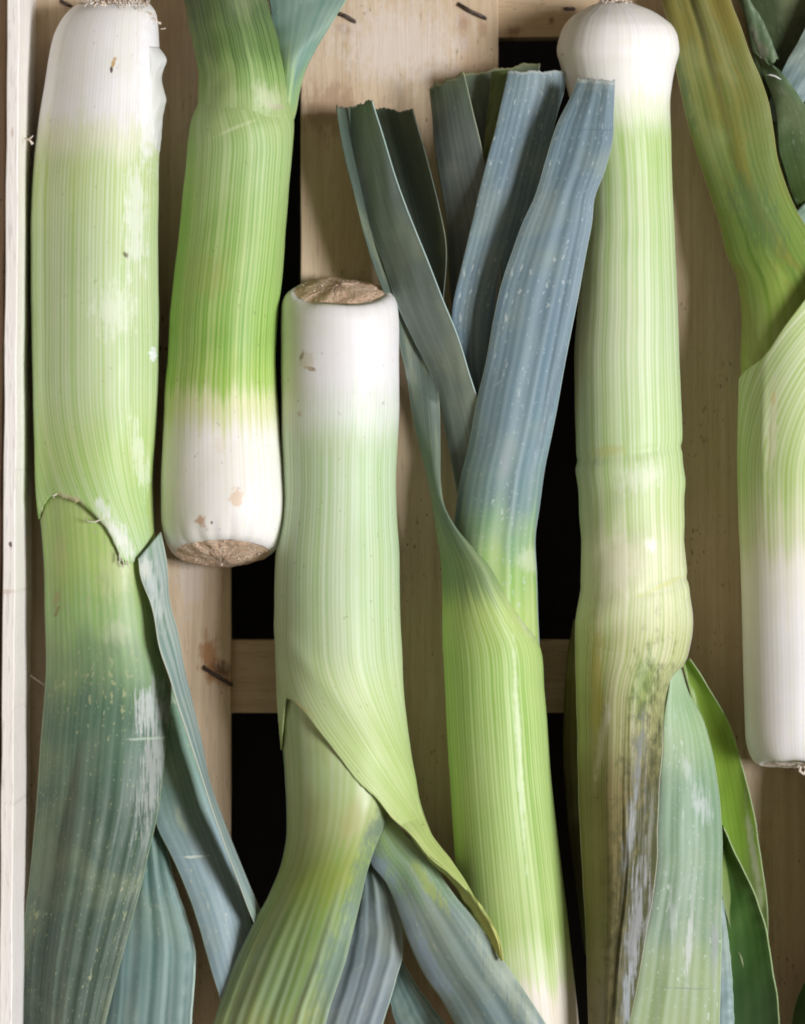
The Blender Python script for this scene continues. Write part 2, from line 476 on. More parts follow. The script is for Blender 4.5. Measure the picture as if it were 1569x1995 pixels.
m_outer = wood('outer_wood', (.50, .36, .28), (.62, .47, .38), 'Y', specks=.9, seed=13.0, dark=(.14, .12, .12))

ST = 24   # slat thickness
for i, (xl, xr) in enumerate(((35, 450), (586, 971), (1190, 1640))):
    board('slat', crate, [(xl, -140), (xr, -140), (xr, 2120), (xl, 2120)], 0, -ST, m_slat, bev=2, seed=20 + i)
for i, (ya, yb) in enumerate(((-75, 73), (1247, 1389))):
    board('cross_lath', crate, [(-40, ya), (1700, ya), (1700, yb), (-40, yb)], -ST - 1, -ST - 45, m_lath, bev=2, seed=30 + i)
board('side_board', crate, [(15, -140), (39, -140), (22, 2120), (-3, 2120)], 262, -ST - 60, m_wall, bev=2, seed=41, wob_a=1.1, nseg=60)
board('side_board', crate, [(-90, -140), (15, -140), (-12, 2120), (-120, 2120)], 215, -ST - 60, m_outer, bev=3, seed=45, wob_a=1.5, nseg=60)
m_nail = plain('nail_iron', (.05, .035, .03), (.13, .10, .09), 900, .45, .7)
for pts in ([(397, 1298, -3), (399, 1302, 5), (425, 1318, 6), (447, 1332, 5), (452, 1334, -3)],
            [(652, 20, -3), (655, 24, 5), (674, 31, 6), (690, 41, 4), (692, 44, -3)],
            [(893, 6, -3), (896, 9, 5), (918, 22, 6), (944, 34, 5), (947, 37, -3)],
            [(118, 0, -3), (122, 4, 6), (132, 9, 6), (140, 12, -3)],
            [(1098, 16, -30), (1102, 17, -20), (1118, 17, -20), (1120, 18, -30)]):
    wire('staple', crate, pts, 3.6, m_nail)
m_spl = plain('splinter_straw_fibre', (.62, .54, .44), (.7, .64, .56), 500, .8)
wire('splinter_straw', crate, [(48, 270, 205), (58, 273, 206), (64, 281, 207)], [1.6, 1.6, 3.2], m_spl)
wire('splinter_straw', crate, [(55, 272, 206), (60, 269, 208), (65, 264, 210)], [1.3, 1.6, .8], m_spl)
wire('splinter_straw', crate, [(48, 1308, 60), (66, 1320, 62), (90, 1337, 60)], [1.2, 1.8, 1.4], m_spl)  # this strand is a straw, kept with the crate's splinters

# ------------------------------------------------------------------ leek roots
m_root = plain('root_cut', (.72, .48, .31), (.85, .66, .50), 700, .85, 0, 1.0, .0015)
m_rootw = plain('root_pale', (.68, .57, .46), (.82, .76, .69), 500, .8, 0, .6, .001)
def root_plate(parent, ring, sgn, bulge=9.0, seed=3, stubs=60, slen=(4, 11), mat=None, only=None, zmin=None):
    """Cut root end closing a stalk ring; sgn -1 faces up the picture, +1 down."""
    r = np.random.default_rng(seed); c = ring.mean(0); m = len(ring)
    scs = np.array([1.0, .93, .84, .72, .58, .42, .25, .1, .0])
    V = np.zeros((len(scs), m, 3)); ang = np.linspace(0, 2 * math.pi, m)
    for i, s in enumerate(scs):
        p = c + (ring - c) * s
        p[:, 1] += sgn * bulge * (1 - s * s)
        nz = 2.6 * wob(6 * np.cos(ang) * s, 6 * np.sin(ang) * s, seed) + r.normal(0, 1.0, m)
        p[:, 1] += sgn * nz * (1 if i else .3); p[:, 2] += .4 * nz
        p[-1] = p[0]; V[i] = p
    VV = W(V[..., 0], V[..., 1], V[..., 2])
    if sgn < 0: VV = VV[::-1]
    z = np.zeros(VV.shape[:2] + (2,))
    plate = grid_mesh('root_plate', VV, z, z, mat or m_root, parent)
    if stubs:
        me = bpy.data.meshes.new('root_stubs'); vs_, fs = [], []
        for _ in range(stubs):
            j = r.integers(m); s = math.sqrt(r.uniform(.02, 1.02))
            p = c + (ring[j] - c) * s; p = p + np.array([0, sgn * bulge * (1 - s * s), 0])
            d = np.array([r.normal(0, .5), sgn * 1.0, r.normal(.35, .5)]); d /= np.linalg.norm(d)
            u = np.cross(d, (0, 0, 1.)); u /= np.linalg.norm(u); v = np.cross(d, u)
            L_ = r.uniform(*slen); w = r.uniform(.9, 2.0); b = len(vs_)
            bend = r.normal(0, .35, 3) * L_
            for q, (tt, ww) in enumerate(((-.2, 1), (.6, .8), (1, .35))):
                cc = p + d * L_ * tt + bend * max(tt, 0) ** 2
                for k in range(5):
                    a = k * 1.2566
                    vs_.append(W1(*(cc + w * ww * (math.cos(a) * u + math.sin(a) * v))))
            for q in range(2):
                for k in range(5):
                    fs.append((b+q*5+k, b+q*5+(k+1) % 5, b+q*5+5+(k+1) % 5, b+q*5+5+k))
            fs.append(tuple(range(b + 10, b + 15)))
        me.from_pydata(vs_, [], fs)
        o = link('root_stubs', me, m_rootw, plate); o['kind'] = 'stuff'

WHITE = (.74, .725, .66); WH2 = (.82, .81, .79); CREAM = (.74, .69, .50)
BR = (.10, .05, .02)
G = 'leeks laid side by side in the crate'

# ================================================================== leek 1 (left)
k1 = empty('leek', (0, 0, 0), 'leek nearest the left crate wall, root end up, sheath torn open halfway down', 'leek', G)
st1 = [(0, WHITE, WH2), (215, WHITE, WH2), (265, (.66, .68, .42), (.78, .78, .62)), (330, (.46, .58, .18), (.68, .72, .47)), (520, (.42, .56, .19), (.68, .73, .50)),
       (760, (.42, .57, .20), (.66, .72, .46)), (900, (.36, .55, .13), (.60, .69, .33)), (980, (.33, .53, .13), (.55, .66, .33)), (1120, (.30, .5, .16), (.6, .68, .45))]
m1 = plant('leek_sheath_left', st1, vein=100, jit=.04, sss=.15, pat=[
    (226, 132, 5, 16, 15, (.50, .30, .10), .9, 0), (223, 143, 4, 8, 0, (.06, .03, .02), .95, 0), (250, 501, 7, 7, 0, (.10, .08, .02), .9, 0),
    (290, 170, 24, 190, 0, (.86, .86, .86), .75, .5), (268, 430, 26, 150, 0, (.80, .82, .74), .55, 1.2), (230, 610, 50, 60, 10, (.74, .79, .62), .6, 1.0),
    (298, 690, 7, 16, 0, (.85, .88, .88), .9, 0), (275, 890, 16, 90, -8, (.74, .82, .62), .6, 1.2), (235, 1040, 22, 62, -32, (.72, .74, .66), .8, .9),
    (205, 990, 14, 26, -35, (.70, .76, .66), .7, .9), (140, 972, 44, 9, 14, (.62, .50, .34), .7, .3), (165, 300, 30, 120, 0, (.50, .60, .24), .3, .6)],
    dirt=.25, seed=1)
rows1 = [(8, 150, 292), (22, 132, 302), (45, 115, 307), (67, 105, 309), (103, 96, 311), (187, 83, 313), (250, 74, 313), (312, 67, 311), (388, 62, 310), (513, 60, 309),
         (700, 61, 309), (806, 65, 306), (918, 69, 299), (962, 71, 297), (1029, 78, 300), (1110, 84, 306)]
def l1(ph, y): return 1.6 * wob(ph * 2, y / 60, 3) + 3 * np.exp(-((ph - .9) / .25) ** 2) * np.exp(-((y - 180) / 150) ** 2)
def sh1(ph, y): return np.clip((y - 760) / 330, 0, 1) ** 2 * 115 * (1 - .35 * np.sin(ph))
_, e = tube('sheath', k1, rows1, m1, edge1=[(60, 1030), (74, 1016), (86, 985), (96, 968), (108, 966), (147, 976), (175, 995), (196, 1014), (219, 1050), (245, 1098), (262, 1094), (272, 1085), (290, 1062), (306, 1042), (330, 1030)],
            zc=118, R=123, lump=l1, shift=sh1, thick=2, dense=True, m=180, rag=1.6)
root_plate(k1, e[0], -1, 8, 4, 130, (3, 9))
m_fib = plain('dry_fibre', (.66, .60, .46), (.76, .74, .66), 500, .7)
for pts in ([(196, 1012, 232), (186, 1017, 233), (172, 1016, 233), (166, 1009, 232)], [(238, 1088, 224), (242, 1100, 226), (243, 1107, 225)], [(247, 1092, 222), (250, 1102, 225), (254, 1108, 223)],
            [(232, 1078, 226), (234, 1092, 228), (231, 1099, 227)], [(112, 962, 205), (104, 966, 206), (106, 972, 203)]):
    wire('torn_fibre', k1, pts, [1.4] * (len(pts) - 1) + [.5], m_fib, 5)
def fringe(parent, n, line, spread, zc_, xc_, rad, seed, ln=(4, 10)):
    """Trimmed root hairs lying on the shoulder of a leek: one tangle."""
    r = np.random.default_rng(seed); vs_, fs = [], []
    for _ in range(n):
        q = cr(line, np.array([r.uniform()]))[0] + r.normal(0, spread, 2)
        dx = (q[0] - xc_) / rad
        z = zc_ + rad * math.sqrt(max(0.0, 1 - dx * dx)) * r.uniform(.82, 1.0)
        a = r.uniform(0, 6.28); L_ = r.uniform(*ln)
        p0 = np.array([q[0], q[1], z]); d = np.array([math.cos(a), math.sin(a), r.uniform(-.2, .6)]); bend = r.normal(0, .5, 3) * L_
        b = len(vs_); w = r.uniform(.7, 1.6)
        for tt in (0, .5, 1):
            c = p0 + d * L_ * tt + bend * tt * tt
            for k in range(4):
                vs_.append(W1(c[0] + w * math.cos(k * 1.5708), c[1] + w * math.sin(k * 1.5708), c[2] + w * (k % 2)))
        for q2 in range(2):
            for k in range(4): fs.append((b+q2*4+k, b+q2*4+(k+1) % 4, b+q2*4+4+(k+1) % 4, b+q2*4+4+k))
        fs.append(tuple(range(b + 8, b + 12)))
    me = bpy.data.meshes.new('root_hairs'); me.from_pydata(vs_, [], fs)
    o = link('root_hairs', me, m_rootw, parent); o['kind'] = 'stuff'
fringe(k1, 75, [(170, 5), (210, 6), (250, 6), (280, 12), (298, 30), (306, 52)], 4.5, 118, 200, 110, 5, (3, 7))
# inner leaf folded over itself
sti = [(900, (.36, .52, .12), (.55, .62, .25)), (1090, (.36, .52, .13), (.52, .62, .24)), (1200, (.27, .45, .13), (.45, .58, .28)), (1290, (.17, .28, .12), (.27, .38, .20)),
       (1400, (.075, .14, .09), (.155, .24, .165)), (1600, (.06, .105, .075), (.135, .19, .145)), (1995, (.065, .095, .07), (.13, .17, .135))]
m1i = plant('leek_inner_left', sti, vein=95, speck=1.0, speck_col=(.40, .44, .24), contrast=.8, rough=.45, trans=.08, edge=(.26, .34, .22), edge_w=.010, pat=[
    (292, 1380, 34, 60, 5, (.52, .57, .54), .85, 1.3), (296, 1500, 26, 130, 8, (.40, .42, .40), .75, 1.6), (290, 1440, 60, 3.5, 0, (.45, .55, .42), .6, 0),
    (225, 1120, 40, 60, 0, (.56, .62, .32), .5, 1.0), (230, 1230, 30, 30, 0, (.55, .60, .42), .4, .8), (110, 1170, 9, 26, 20, (.40, .27, .12), .5, .3),
    (112, 1190, 5, 16, 30, (.25, .14, .06), .6, 0), (78, 985, 10, 36, 0, (.30, .22, .14), .7, .4), (120, 1080, 22, 50, 0, (.5, .5, .22), .4, .5)], mottle=.2, mott_col=(.24, .26, .20), seed=4)
def s1i(S, T):
    f = np.clip((T - .45) / .2, 0, 1); c = .31 + .02 * np.sin(T * 8)
    return f * (24 * np.clip((S - c) / .03, 0, 1) - 12 * np.clip((S - .5) / .5, 0, 1)) + f * 2.2 * np.sin(S * 38 + 2 * T)
ribbon('leaf', k1, [(72, 900), (73, 962), (79, 1020), (85, 1096), (87, 1185), (90, 1295), (78, 1473), (65, 1630), (54, 1741), (43, 1830), (38, 1920), (40, 2040)],
       [(296, 900), (300, 1000), (306, 1100), (318, 1220), (335, 1345), (332, 1384), (321, 1473), (308, 1580), (290, 1665), (277, 1723), (259, 1786), (236, 1875), (205, 1995), (192, 2040)],
       m1i, [116, 116, 110, 96, 84, 77, 70], [116, 116, 112, 114, 122, 130, 130], [104, 101, 92, 68, 48, 36, 30], circ=[1, 1, .8, .4, .2, 0, 0], m=110, n=200, shape=s1i, seed=11)
st_b = [(1000, (.30, .42, .28), (.46, .54, .44)), (1120, (.20, .30, .24), (.42, .50, .47)), (1400, (.17, .27, .25), (.38, .46, .44)), (1700, (.20, .30, .28), (.42, .52, .50)), (1900, (.15, .24, .1), (.3, .4, .2))]
m1s = plant('leek_strip_left', st_b, vein=85, speck=.6, contrast=1.2, edge=(.55, .60, .50), edge_w=.05, trans=.1, pat=[(300, 1150, 16, 90, -12, (.56, .62, .60), .7, 1.4), (286, 1110, 14, 26, 0, (.62, .66, .58), .8, .8)], seed=7)
ribbon('leaf', k1, [(270, 1088), (272, 1118), (294, 1176), (312, 1261), (341, 1350), (370, 1442), (402, 1540), (428, 1616), (468, 1723), (491, 1786), (515, 1840)],
       [(314, 1036), (325, 1090), (331, 1163), (347, 1230), (364, 1315), (388, 1420), (415, 1540), (451, 1634), (473, 1688), (504, 1763), (530, 1820)],
       m1s, [212, 212, 208, 200, 190, 172, 136, 90], [150, 152, 144, 130, 118, 106, 90, 66], 5, seed=13)
m1b = plant('leek_blade_blue_left', [(1300, (.10, .22, .10), (.18, .32, .16)), (1480, (.17, .28, .22), (.27, .39, .32)), (1700, (.20, .29, .31), (.31, .42, .44)), (1950, (.21, .30, .34), (.33, .43, .47))],
            vein=70, speck=.8, contrast=.7, edge=(.40, .55, .42), edge_w=.03, trans=.1, pat=[(372, 1678, 36, 3, -2, (.62, .66, .56), .8, 0), (345, 1600, 9, 40, -20, (.46, .55, .36), .5, .5)], seed=15)
ribbon('leaf', k1, [(270, 1370), (285, 1500), (303, 1603), (339, 1679), (370, 1754), (393, 1821), (413, 1897), (440, 1985), (450, 2030)],
       [(340, 1320), (366, 1430), (400, 1530), (432, 1620), (462, 1700), (484, 1770), (500, 1850), (512, 1940), (516, 2030)], m1b,
       [100, 98, 94, 90, 86, 82], [66, 64, 60, 58, 56, 54], 14, seed=17)
m1c = plant('leek_blade_teal_left', [(1600, (.08, .17, .14), (.16, .27, .23)), (1800, (.13, .24, .22), (.26, .38, .35)), (1995, (.12, .21, .20), (.28, .39, .37))],
            vein=66, speck=.5, contrast=.9, edge=(.42, .55, .48), edge_w=.03, trans=.1, bump=.5, seed=19)
ribbon('leaf', k1, [(240, 1500), (232, 1650), (200, 1850), (185, 2040)], [(310, 1530), (335, 1690), (362, 1780), (379, 1835), (378, 1930), (372, 2040)], m1c,
       [48, 44, 40, 36], [70, 66, 60, 56], 16, shape=lambda S, T: 1.4 * np.sin(S * 30 + 2 * T), seed=21)
ribbon('leaf', k1, [(30, 1840), (34, 1900), (30, 2040)], [(130, 1800), (120, 1900), (118, 2040)], m1i, [26, 26, 24], [46, 46, 46], 10, seed=23)
# loose papery skin at the root end
m_skin = plant('loose_skin', [(0, (.84, .84, .84), (.87, .87, .88)), (400, (.82, .83, .8), (.86, .87, .86))], vein=40, trans=.25, rough=.3, bump=.5, blotch=.1, seed=25)
ribbon('loose_skin', k1, [(284, 90), (288, 140), (290, 200), (292, 260), (296, 312)], [(311, 92), (323, 112), (316, 150), (324, 195), (317, 240), (311, 304)], m_skin,
       [186, 184, 182, 180, 172], [142, 140, 138, 140, 128], [12, 16, 16, 14, 6], n=60, m=24, thick=.6, wavy=1.3, seed=27)

# ================================================================== leek 2
k2 = empty('leek', (0, 0, 0), 'bright green leek with its cut brown root end pointing down, beside the leftmost leek', 'leek', G)
st2 = [(0, (.055, .095, .035), (.13, .18, .075)), (90, (.08, .15, .035), (.18, .26, .09)), (150, (.16, .29, .06), (.33, .43, .17)), (200, (.31, .43, .14), (.44, .53, .25)), (300, (.26, .41, .11), (.50, .60, .31)), (480, (.23, .40, .08), (.47, .58, .24)),
       (650, (.19, .37, .05), (.44, .57, .19)), (735, (.27, .45, .06), (.54, .64, .24)), (785, (.58, .62, .28), (.72, .72, .48)), (860, WHITE, WH2), (1200, (.84, .82, .80), WH2)]
m2 = plant('leek_shaft_green', st2, vein=95, jit=.03, sss=.15, pat=[
    (465, 970, 17, 20, 0, (.66, .46, .28), .6, 0), (396, 1014, 12, 13, 0, (.48, .26, .13), .75, 0), (417, 1018, 3, 4, 0, BR, .8, 0), (432, 870, 16, 22, 0, (.72, .62, .46), .3, 0),
    (405, 540, 70, 60, 0, (.40, .36, .10), .25, .5), (535, 206, 24, 9, 0, (.42, .38, .28), .6, 0), (520, 190, 30, 34, -35, (.62, .66, .46), .45, .6), (455, 255, 60, 5, -22, (.58, .66, .40), .5, .4)], dirt=.3, seed=31)
rows2 = [(190, 382, 572), (205, 379, 574), (235, 371, 573), (268, 367, 571), (357, 359, 564), (446, 350, 558), (535, 339, 551), (602, 332, 543), (700, 327, 538), (739, 322, 539),
         (828, 318, 544), (918, 315, 551), (985, 314, 555), (1029, 315, 554), (1110, 318, 552)]
def sh2(ph, y): return -np.clip((300 - y) / 110, 0, 1) ** 2 * 45
def lp2(ph, y):
    c = np.clip((y - 1000) / 50, 0, 1)
    return -5 * c * (np.abs(np.sin(ph * 9 + .6 * np.sin(ph * 3))) ** 8) * np.exp(-(ph / 1.1) ** 2) + 1.2 * wob(ph * 2, y / 60, 5) - 5 * np.exp(-((y - 222) / 14) ** 2) * np.exp(-((ph - .7) / .5) ** 2)
_, e = tube('shaft', k2, rows2, m2, start=(182, 0, .80, 75), end=(1102, 52, .78, 72), zc=[(150, 98), (600, 112), (1100, 122)], R=110, shift=sh2, lump=lp2)
root_plate(k2, e[1], 1, 15, 6, 60, (.6, 2.5))
ribbon('leaf', k2, [(348, -70), (359, 0), (375, 80), (387, 150), (386, 185), (384, 225), (380, 300)], [(502, -70), (521, 0), (537, 54), (553, 125), (561, 170), (567, 225), (566, 300)], m2,
       [105, 108, 108, 104, 100, 100], [118, 112, 106, 102, 100, 100], [60, 68, 82, 92, 94, 84], circ=[.2, .5, .8, 1, 1], R=110, n=160, m=80, seed=35, shape=lambda S, T: -10 * np.clip((T - .8) / .2, 0, 1))
m2b = plant('leek_leaf_teal_top', [(0, (.17, .29, .25), (.27, .39, .34)), (100, (.18, .31, .25), (.29, .42, .34)), (170, (.25, .42, .18), (.42, .56, .30)), (230, (.36, .5, .16), (.52, .6, .28))],
            vein=70, speck=.35, contrast=.7, edge=(.34, .48, .34), edge_w=.02, trans=.1, seed=37)
ribbon('leaf', k2, [(528, -70), (524, 0), (536, 80), (545, 160), (540, 230)], [(712, -70), (674, 0), (642, 54), (616, 98), (594, 143), (584, 180), (579, 212), (569, 250)], m2b,
       [96, 100, 104, 108, 104], [126, 120, 110, 100, 90], [10, 12, 18, 26, 22], seed=39)

# ================================================================== leek 3
k3 = empty('leek', (0, 0, 0), 'pale mint leek with flat tan root end up and leaves fanning out at the bottom', 'leek', G)
st3 = [(500, WHITE, WH2), (720, (.81, .80, .78), WH2), (790, (.70, .74, .60), (.80, .81, .74)), (880, (.44, .58, .28), (.68, .76, .57)), (1100, (.42, .56, .26), (.66, .74, .54)),
       (1250, (.45, .57, .26), (.66, .73, .50)), (1340, (.48, .60, .24), (.68, .74, .46)), (1480, (.40, .53, .15), (.60, .68, .34)), (1700, (.36, .45, .11), (.50, .55, .22)), (1900, (.40, .40, .08), (.5, .48, .14))]
m3 = plant('leek_sheath_mint', st3, vein=102, jit=.04, sss=.15, pat=[(589, 697, 5, 13, 15, (.16, .10, .05), .8, 0), (607, 720, 12, 7, 15, (.30, .19, .09), .8, 0), (600, 706, 20, 24, 0, (.64, .55, .40), .5, 0),
    (584, 806, 7, 8, 0, (.48, .40, .22), .6, 0), (650, 590, 50, 8, 4, (.66, .50, .36), .4, 0), (590, 1375, 40, 6, 36, (.62, .50, .24), .45, 0), (745, 1575, 60, 7, 42, (.55, .42, .14), .5, 0)], dirt=.3, seed=41)
rows3 = [(540, 553, 768), (589, 550, 774), (650, 549, 777), (784, 549, 777), (851, 550, 773), (940, 552, 770), (1007, 548, 772), (1096, 538, 777), (1163, 536, 778), (1275, 538, 783),
         (1350, 540, 787), (1429, 545, 795), (1518, 560, 806), (1567, 580, 818), (1621, 610, 838), (1680, 660, 872)]
def sh3(ph, y): return np.clip((y - 1270) / 330, 0, 1) ** 1.7 * 190 * (1 - .3 * np.sin(ph))
def lp3(ph, y): return 1.3 * wob(ph * 2, y / 80, 6) + 2.5 * np.exp(-((y - 1370 - 150 * np.sin(ph)) / 30) ** 2)
_, e = tube('sheath', k3, rows3, m3, start=(543, 50, .80, 34), edge1=[(530, 1482), (546, 1470), (552, 1400), (558, 1360), (588, 1384), (628, 1433), (673, 1491), (700, 1525), (736, 1558), (762, 1590), (798, 1625), (838, 1672), (880, 1680)],
            zc=[(540, 112), (1200, 116), (1680, 130)], R=114, lump=lp3, shift=sh3, thick=2, grow=1.5, m=140, rag=.8)
root_plate(k3, e[0], -1, 12, 8, 36, (.6, 2.2))
ribbon('leaf', k3, [(745, 1545), (762, 1588), (798, 1623), (838, 1672), (874, 1700), (919, 1745), (950, 1789), (967, 1830), (976, 1872)],
       [(806, 1520), (819, 1570), (838, 1619), (878, 1672), (910, 1721), (934, 1764), (960, 1800), (974, 1835), (980, 1872)], m3,
       [208, 222, 230, 232, 234, 236, 240, 236], [150, 166, 190, 210, 222, 230, 236, 232], 3, seed=43, m=20, thick=2.5)
# underside of the curled margin
ribbon('leaf_margin', k3, [(800, 1632), (838, 1680), (874, 1712), (912, 1765), (945, 1815), (972, 1868)],
       [(838, 1668), (874, 1698), (921, 1744), (952, 1788), (970, 1830), (978, 1866)], m3, [196, 200, 204, 210, 216, 222], [232, 234, 234, 236, 238, 234], 0, m=12, seed=44, thick=1.5)
st3i = [(1350, (.46, .57, .26), (.64, .70, .45)), (1500, (.43, .55, .22), (.61, .68, .41)), (1600, (.36, .46, .15), (.53, .58, .30)), (1700, (.25, .36, .06), (.40, .46, .14)), (1800, (.19, .30, .07), (.39, .49, .25)),
        (1900, (.20, .30, .09), (.40, .50, .31)), (1995, (.25, .31, .08), (.44, .53, .31))]
m3i = plant('leek_fan_leaf', st3i, vein=64, contrast=.8, rough=.42, spec=.45, trans=.08, bump=.3, mottle=.14, mott_col=(.42, .36, .09), edge=(.32, .42, .28), edge_w=.015,
            pat=[(735, 1610, 26, 60, 28, (.17, .24, .18), .8, .15), (708, 1720, 34, 110, 14, (.17, .25, .18), .75, .2), (664, 1890, 52, 170, 14, (.19, .28, .24), .75, .3), (690, 1590, 30, 70, 10, (.50, .46, .22), .5, .6)], seed=45)
def s3i(S, T):
    f = np.clip((T - .5) / .35, 0, 1)
    return f * (2.0 * np.sin(S * 26 + 1.2 * np.sin(S * 9) + .5 * np.sin(T * 7)) + 1.1 * np.sin(S * 57 + 1 + 2 * T)) - 6 * f * np.exp(-((S - .55) / .2) ** 2)
ribbon('leaf', k3, [(545, 1340), (547, 1420), (553, 1482), (558, 1563), (557, 1630), (546, 1688), (526, 1741), (495, 1795), (468, 1853), (441, 1920), (402, 2040)],
       [(776, 1340), (780, 1440), (772, 1530), (758, 1584), (745, 1616), (727, 1665), (713, 1714), (695, 1786), (678, 1857), (651, 1942), (622, 2040)], m3i,
       [112, 115, 117, 110, 100, 92, 88], [112, 126, 164, 190, 192, 180, 170], [119, 119, 104, 68, 48, 40, 36], circ=[1, 1, .95, .6, .3, .1, 0], n=200, m=80, shape=s3i, seed=47)
m3b = plant('leek_blade_slate_bottom', [(1650, (.07, .12, .10), (.14, .20, .17)), (1800, (.13, .18, .19), (.24, .31, .32)), (1995, (.17, .22, .25), (.32, .39, .42))], vein=62, contrast=.85, speck=.25,
            edge=(.36, .48, .40), edge_w=.02, bump=.5, trans=.08, seed=49)
ribbon('leaf', k3, [(690, 1640), (680, 1750), (660, 1860), (610, 2040)], [(735, 1660), (760, 1728), (773, 1768), (786, 1821), (786, 1850), (771, 1911), (733, 2040)], m3b,
       [130, 125, 120, 116], [150, 146, 142, 140, 138], 8, shape=lambda S, T: 1.4 * np.sin(S * 24 + 2 * T), seed=51)
m3c = plant('leek_blade_blue_bottom', [(1580, (.33, .48, .16), (.50, .60, .30)), (1690, (.24, .37, .20), (.36, .48, .32)), (1800, (.17, .25, .23), (.29, .38, .36)), (1995, (.15, .23, .23), (.25, .33, .33))], vein=62, contrast=.8, speck=.9,
            edge=(.38, .50, .36), edge_w=.014, trans=.08, pat=[(735, 1690, 30, 60, -40, (.24, .32, .38), .8, .6), (790, 1780, 24, 110, -24, (.26, .34, .40), .7, .8), (835, 1880, 26, 90, -32, (.27, .34, .42), .6, .8),
            (835, 1720, 14, 80, -36, (.42, .52, .16), .7, .8), (985, 1905, 30, 120, -36, (.44, .50, .34), .4, 1.2)], mottle=.2, mott_col=(.34, .38, .22), seed=53)
ribbon('leaf', k3, [(700, 1590), (716, 1660), (722, 1679), (753, 1723), (771, 1764), (798, 1839), (829, 1902), (861, 1951), (910, 2040)],
       [(752, 1572), (790, 1625), (834, 1665), (869, 1721), (914, 1777), (954, 1830), (999, 1897), (1039, 1955), (1095, 2040)], m3c,
       [150, 162, 172, 178, 178, 176], [165, 190, 210, 218, 226, 228], [6, 8, 14, 20, 22, 22], n=160, m=60, shape=lambda S, T: 2.2 * np.sin(S * 18) * T, seed=55)
ribbon('leaf', k3, [(735, 1840), (748, 1900), (770, 1990), (790, 2040)], [(775, 1850), (800, 1900), (850, 1970), (900, 2040)], m1c, [100, 96, 92, 88], [112, 108, 104, 100], 6, seed=57)

# ================================================================== leek 4
k4 = empty('leek', (0, 0, 0), 'leek with slate blue cut leaves spread at the top, root end below', 'leek', G)
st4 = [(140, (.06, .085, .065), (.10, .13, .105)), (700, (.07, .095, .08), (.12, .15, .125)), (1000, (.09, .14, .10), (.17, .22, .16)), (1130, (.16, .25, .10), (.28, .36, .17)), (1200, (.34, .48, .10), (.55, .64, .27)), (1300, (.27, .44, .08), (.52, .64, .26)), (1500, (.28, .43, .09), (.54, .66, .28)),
       (1800, (.30, .44, .10), (.52, .62, .26)), (1890, (.50, .58, .24), (.66, .70, .44)), (1950, (.66, .60, .47), (.76, .71, .62))]
m4 = plant('leek_shaft_striped', st4, vein=104, sss=.12, jit=.03, speck=.05, pat=[(1035, 1215, 22, 60, -40, (.66, .70, .50), .6, .8), (1010, 1450, 8, 260, -3, (.70, .78, .56), .5, .3)], seed=61)  # long pale streak down the shaft is a highlight put into the colour
rows4 = [(1150, 862, 1048), (1230, 862, 1051), (1275, 864, 1055), (1350, 868, 1061), (1407, 871, 1066), (1518, 878, 1074), (1607, 884, 1084), (1719, 891, 1097), (1808, 898, 1108), (1920, 908, 1119), (1995, 918, 1127), (2130, 930, 1140)]
_, e = tube('shaft', k4, rows4, m4, edge0=[(850, 1150), (955, 1140), (982, 1180), (1018, 1232), (1047, 1268), (1070, 1280)], end=(2140, 20, .75, 60), zc=[(1150, 98), (2100, 104)], R=104, grow=-3, lump=lambda ph, y: 1.2 * wob(ph * 2, y / 70, 8))
root_plate(k4, e[1], 1, 9, 12, 60)
# outer sheath and its long gutter-shaped blade (one tissue)
def s4a(S, T):
    return -72 * np.clip(1 - T / .3, 0, 1) ** .5 * (1 - (2 * S - 1) ** 2)
ribbon('leaf', k4, [(656, 206), (667, 277), (694, 388), (725, 504), (768, 625), (790, 720), (803, 806), (820, 882), (838, 962), (852, 1043), (859, 1096), (861, 1160), (861, 1230), (867, 1350), (877, 1518), (890, 1719), (907, 1920), (924, 2070)],
       [(803, 216), (832, 312), (855, 400), (868, 470), (862, 600), (852, 700), (857, 800), (858, 880), (860, 945), (867, 985), (888, 1025), (924, 1069), (955, 1105), (982, 1154), (1018, 1208), (1048, 1250), (1062, 1350), (1075, 1518), (1098, 1719), (1120, 1920), (1136, 2070)],
       m4, kn([128, 126, 122, 118, 112, 106, 102, 100, 100, 102, 104], .6), kn([150, 150, 146, 132, 112, 114, 138, 170, 190, 150, 104], .6), kn([0, 0, 0, 4, 6, 8, 12, 24, 52, 88, 106], .6),
       circ=kn([0, 0, 0, 0, 0, 0, .2, .4, .7, 1, 1], .6), R=104, n=420, m=80, shape=s4a, jag=2.5, seed=63)
m4b = plant('leek_blade_grey_top', [(150, (.14, .20, .14), (.20, .26, .18)), (350, (.13, .17, .15), (.19, .23, .20)), (900, (.14, .18, .16), (.21, .25, .22))], vein=80, contrast=.7, speck=.5, speck_col=(.34, .36, .30), edge=(.45, .60, .56), edge_w=.022, trans=.05, seed=65)
ribbon('leaf', k4, [(682, 212), (685, 268), (698, 348), (716, 424), (743, 504), (774, 593), (809, 668), (838, 726), (856, 793), (876, 880), (890, 960)],
       [(725, 194), (743, 254), (765, 326), (792, 402), (823, 482), (859, 571), (886, 638), (914, 726), (935, 790), (950, 880), (955, 960)], m4b, [104, 104, 106, 106, 104, 100], [166, 168, 168, 166, 156, 124], 7, jag=2, seed=67)
m4d = plant('leek_blade_dim_top', [(120, (.12, .16, .10), (.18, .22, .15)), (300, (.12, .15, .14), (.19, .22, .21)), (900, (.10, .13, .13), (.16, .19, .18))], vein=80, contrast=.7, speck=.6, speck_col=(.32, .34, .30), edge=(.26, .30, .20), edge_w=.02, trans=.05, tip=(.34, .34, .18), seed=69)
